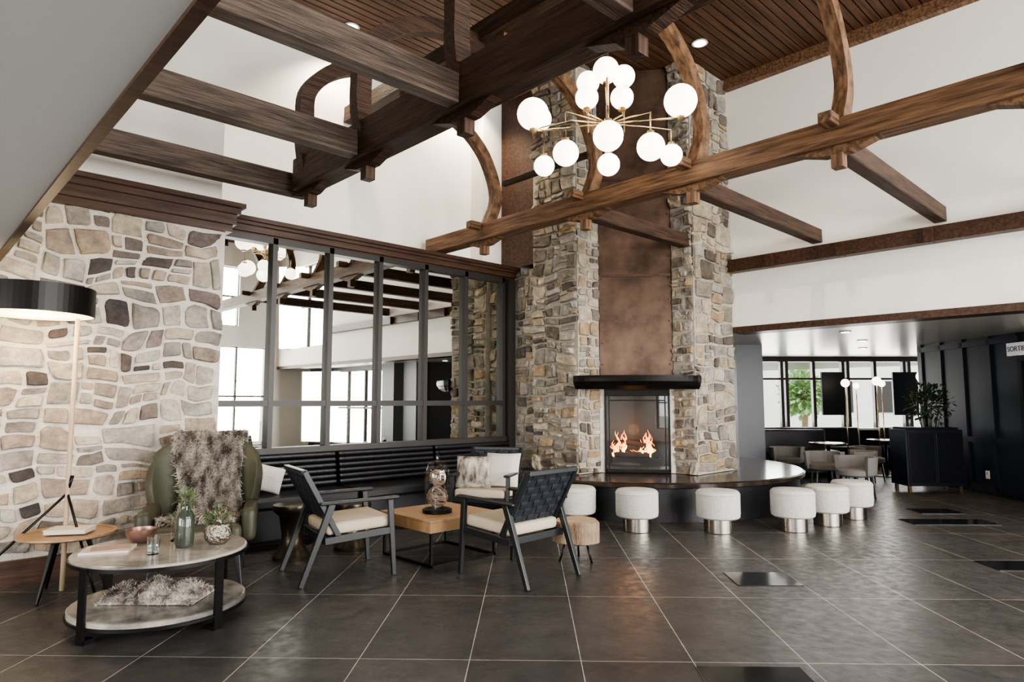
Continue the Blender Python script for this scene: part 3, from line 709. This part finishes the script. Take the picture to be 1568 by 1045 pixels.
for i in range(9):
    a=i*.7; tube('stem_%d'%i,[(.1*math.cos(a),.1*math.sin(a),0),(.15*math.cos(a),.15*math.sin(a),.2),(.22*math.cos(a*1.3),.22*math.sin(a*1.3),.48)],.006,LEAFD,pp,5)
leaves(pp,(0,0,.34),.34,460,.08,.020,LEAFD)
def banq(l,d,w,rot=0):
    r=root('dark_banquette',C(l,d),RZ+rot); box('seat',(0,-.25,.25),(w,.55,.40),LEATHER,r,bevel=.03); box('back',(0,.05,.42),(w,.12,.74),LEATHER,r,bevel=.03); box('plinth',(0,-.2,.03),(w-.1,.4,.06),BLACKV,r)
banq(5.75,13.0,2.1); banq(8.0,13.0,1.6); banq(4.98,11.95,1.3)
def tubchair(l,d,rz,mat=TUB):
    r=root('tub_chair',C(l,d),rz); V=[];F=[];n=16
    for i in range(n+1):
        a=math.pi*(-.1+1.2*i/n); 
        for (rr,z) in ((.25,.33),(.27,.56),(.23,.56),(.21,.33)): V.append((rr*math.cos(a),-rr*math.sin(a),z))
    for i in range(n):
        for q in range(4): F.append((i*4+q,i*4+(q+1)%4,i*4+4+(q+1)%4,i*4+4+q))
    F.append((0,1,2,3));F.append(tuple(n*4+q for q in (3,2,1,0)))
    mk('curved_back',V,F,mat,r,smooth=False,bevel=.01); lathe('seat',[(.20,.30),(.23,.32),(.23,.38),(.18,.40)],mat,r,n=32)
    for a in (.8,2.3,3.9,5.5): bar('leg',(.18*math.cos(a),.18*math.sin(a),.31),(.22*math.cos(a),.22*math.sin(a),0),.03,.03,BLACKW,r,.018,.018)
for (l,d,a_) in ((4.55,9.75,2.2),(5.15,9.95,.5),(4.42,10.75,2.5),(4.6,8.95,1.2),(5.80,10.85,3.)): tubchair(l,d,a_)
def cafetable(l,d):
    r=root('cafe_table',C(l,d)); lathe('top',[(.28,.60),(.29,.61),(.29,.63),(.28,.63)],HEARTH,r,n=40); tube('column',[(0,0,.02),(0,0,.61)],.03,IRON,r); lathe('foot',[(.2,0),(.2,.015),(.05,.03)],IRON,r,n=32)
cafetable(5.1,10.75); cafetable(6.5,11.6)
for (l,d,z,rr) in ((6.15,12.2,1.63,.075),(6.62,12.0,1.66,.08),(7.10,11.4,1.72,.11),(6.85,12.25,1.62,.06),(6.40,12.3,1.58,.055)):
    r=root('globe_post_lamp',C(l,d)); tube('post',[(0,0,0),(0,0,z-rr+.01)],.010,BRASS,r); lathe('foot',[(.09,0),(.09,.012)],BRASS,r,n=24); sph('globe',rr,(0,0,z),GLOBE,r)
def downlight(x,y,z,r=.07):
    o=root('ceiling_downlight',(x,y,z)); lathe('trim_ring',[(r+.025,-.012),(r+.02,-.002)],WHITEP,o,n=24); lathe('lens',[(r,-.016),(r,-.010)],DOWNL,o,n=24)
downlight(6.78,3.9,ZC); downlight(3.6,6.45,ZC); downlight(5.4,6.4,ZC); downlight(6.3,.6,ZC)
for (x,y) in ((9,3.2),(9,1.2),(10.5,3.5),(10.5,1.5),(12,4)): downlight(x,y,2.2,.05)

# ================================================================ LIGHTS
def area(name,loc,target,sx,sy,e,col=(1,1,1)):
    l=bpy.data.lights.new(name,'AREA'); l.shape='RECTANGLE'; l.size=sx;l.size_y=sy;l.energy=e;l.color=col
    o=bpy.data.objects.new(name,l); o.location=loc; d=Vector(target)-Vector(loc); o.rotation_euler=d.to_track_quat('-Z','Y').to_euler(); link(o); return o
def spot(name,loc,target,e,ang=80,col=(1,.84,.64),r=.05,blend=.7):
    l=bpy.data.lights.new(name,'SPOT'); l.energy=e;l.spot_size=math.radians(ang);l.spot_blend=blend;l.color=col;l.shadow_soft_size=r
    o=bpy.data.objects.new(name,l); o.location=loc; d=Vector(target)-Vector(loc); o.rotation_euler=d.to_track_quat('-Z','Y').to_euler(); link(o)
DAY=(1,.98,.94)
area('daylight_back_a',(1.95,-5.3,1.5),(1.95,0,1.3),2.1,2.3,310,DAY)
area('daylight_back_b',(4.6,-5.3,1.5),(4.6,0,1.3),2.0,2.6,350,DAY)
area('daylight_back_c',(6.8,-5.3,1.5),(6.8,0,1.3),1.6,2.6,270,DAY)
area('added_upper_fill_a',(2.3,-5.3,4.1),(3,3,3.5),2.2,1.6,420,DAY)  # added fill at the invented upper windows, brightens the upper walls
area('added_upper_fill_b',(5.6,-5.3,4.1),(5,3,3.5),2.4,1.6,420,DAY)  # second added fill for the upper walls
area('added_side_fill_a',(-4.6,-2,1.3),(0,-1,1.2),3,1.6,210,DAY)  # added fill at the unseen windows behind the camera
area('added_side_fill_b',(-4.6,2.75,1.3),(0,3,1.2),3.5,1.6,300,DAY)  # added fill from behind the camera, brightens the stone wall
area('daylight_right',(9.2,-2.9,1.15),(4,0,1.0),3.4,1.9,280,DAY)
area('daylight_right_upper',(8.4,-3.45,3.8),(3,2,3.2),2.3,2.2,280,DAY)
q=C(7.0,13.8,1.5); q2=C(6.0,8,1.0)
area('daylight_bar',q,q2,4.5,1.3,170,DAY)
spot('downlight_wash_a',(3.6,6.45,ZC-.05),(3.6,6.75,3.2),230,110)
spot('downlight_wash_b',(5.4,6.40,ZC-.05),(5.4,6.75,3.2),230,110)
spot('downlight_c',(6.5,3.0,ZC-.05),(6.5,3.0,0),170,90)
spot('downlight_d',(6.3,.6,ZC-.05),(6.3,.6,0),170,90)
for i,(x,y) in enumerate(((9,3.2),(9,1.2),(10.5,3.5),(10.5,1.5),(12,4))): spot('bar_downlight_%d'%i,(x,y,2.16),(x,y,0),30,110,(1,.76,.5))
pl=bpy.data.lights.new('fire_light','POINT'); pl.energy=7; pl.color=(1,.42,.14); pl.shadow_soft_size=.1
o=bpy.data.objects.new('fire_light',pl); o.location=(6.74,4.92,.95); link(o)
pl=bpy.data.lights.new('lamp_bulb','POINT'); pl.energy=20; pl.color=(1,.76,.46); pl.shadow_soft_size=.1
o=bpy.data.objects.new('lamp_bulb',pl); o.location=(sc.x,sc.y,1.83); link(o)

w=bpy.data.worlds.new('World'); bpy.context.scene.world=w; w.use_nodes=True
bg=w.node_tree.nodes['Background']; bg.inputs[0].default_value=(.96,.98,1,1); bg.inputs[1].default_value=4.2
try: bpy.context.scene.view_settings.look='AgX - Medium High Contrast'
except Exception as ex_: print(ex_)

cam=bpy.data.cameras.new('camera'); cam.lens=23.2; cam.sensor_width=36; cam.clip_start=.05
co=bpy.data.objects.new('camera',cam); co.location=(0,0,1.3); co.rotation_euler=(math.radians(90+5.2),0,RZ); link(co)
bpy.context.scene.camera=co
print('DONE', len(bpy.data.objects))
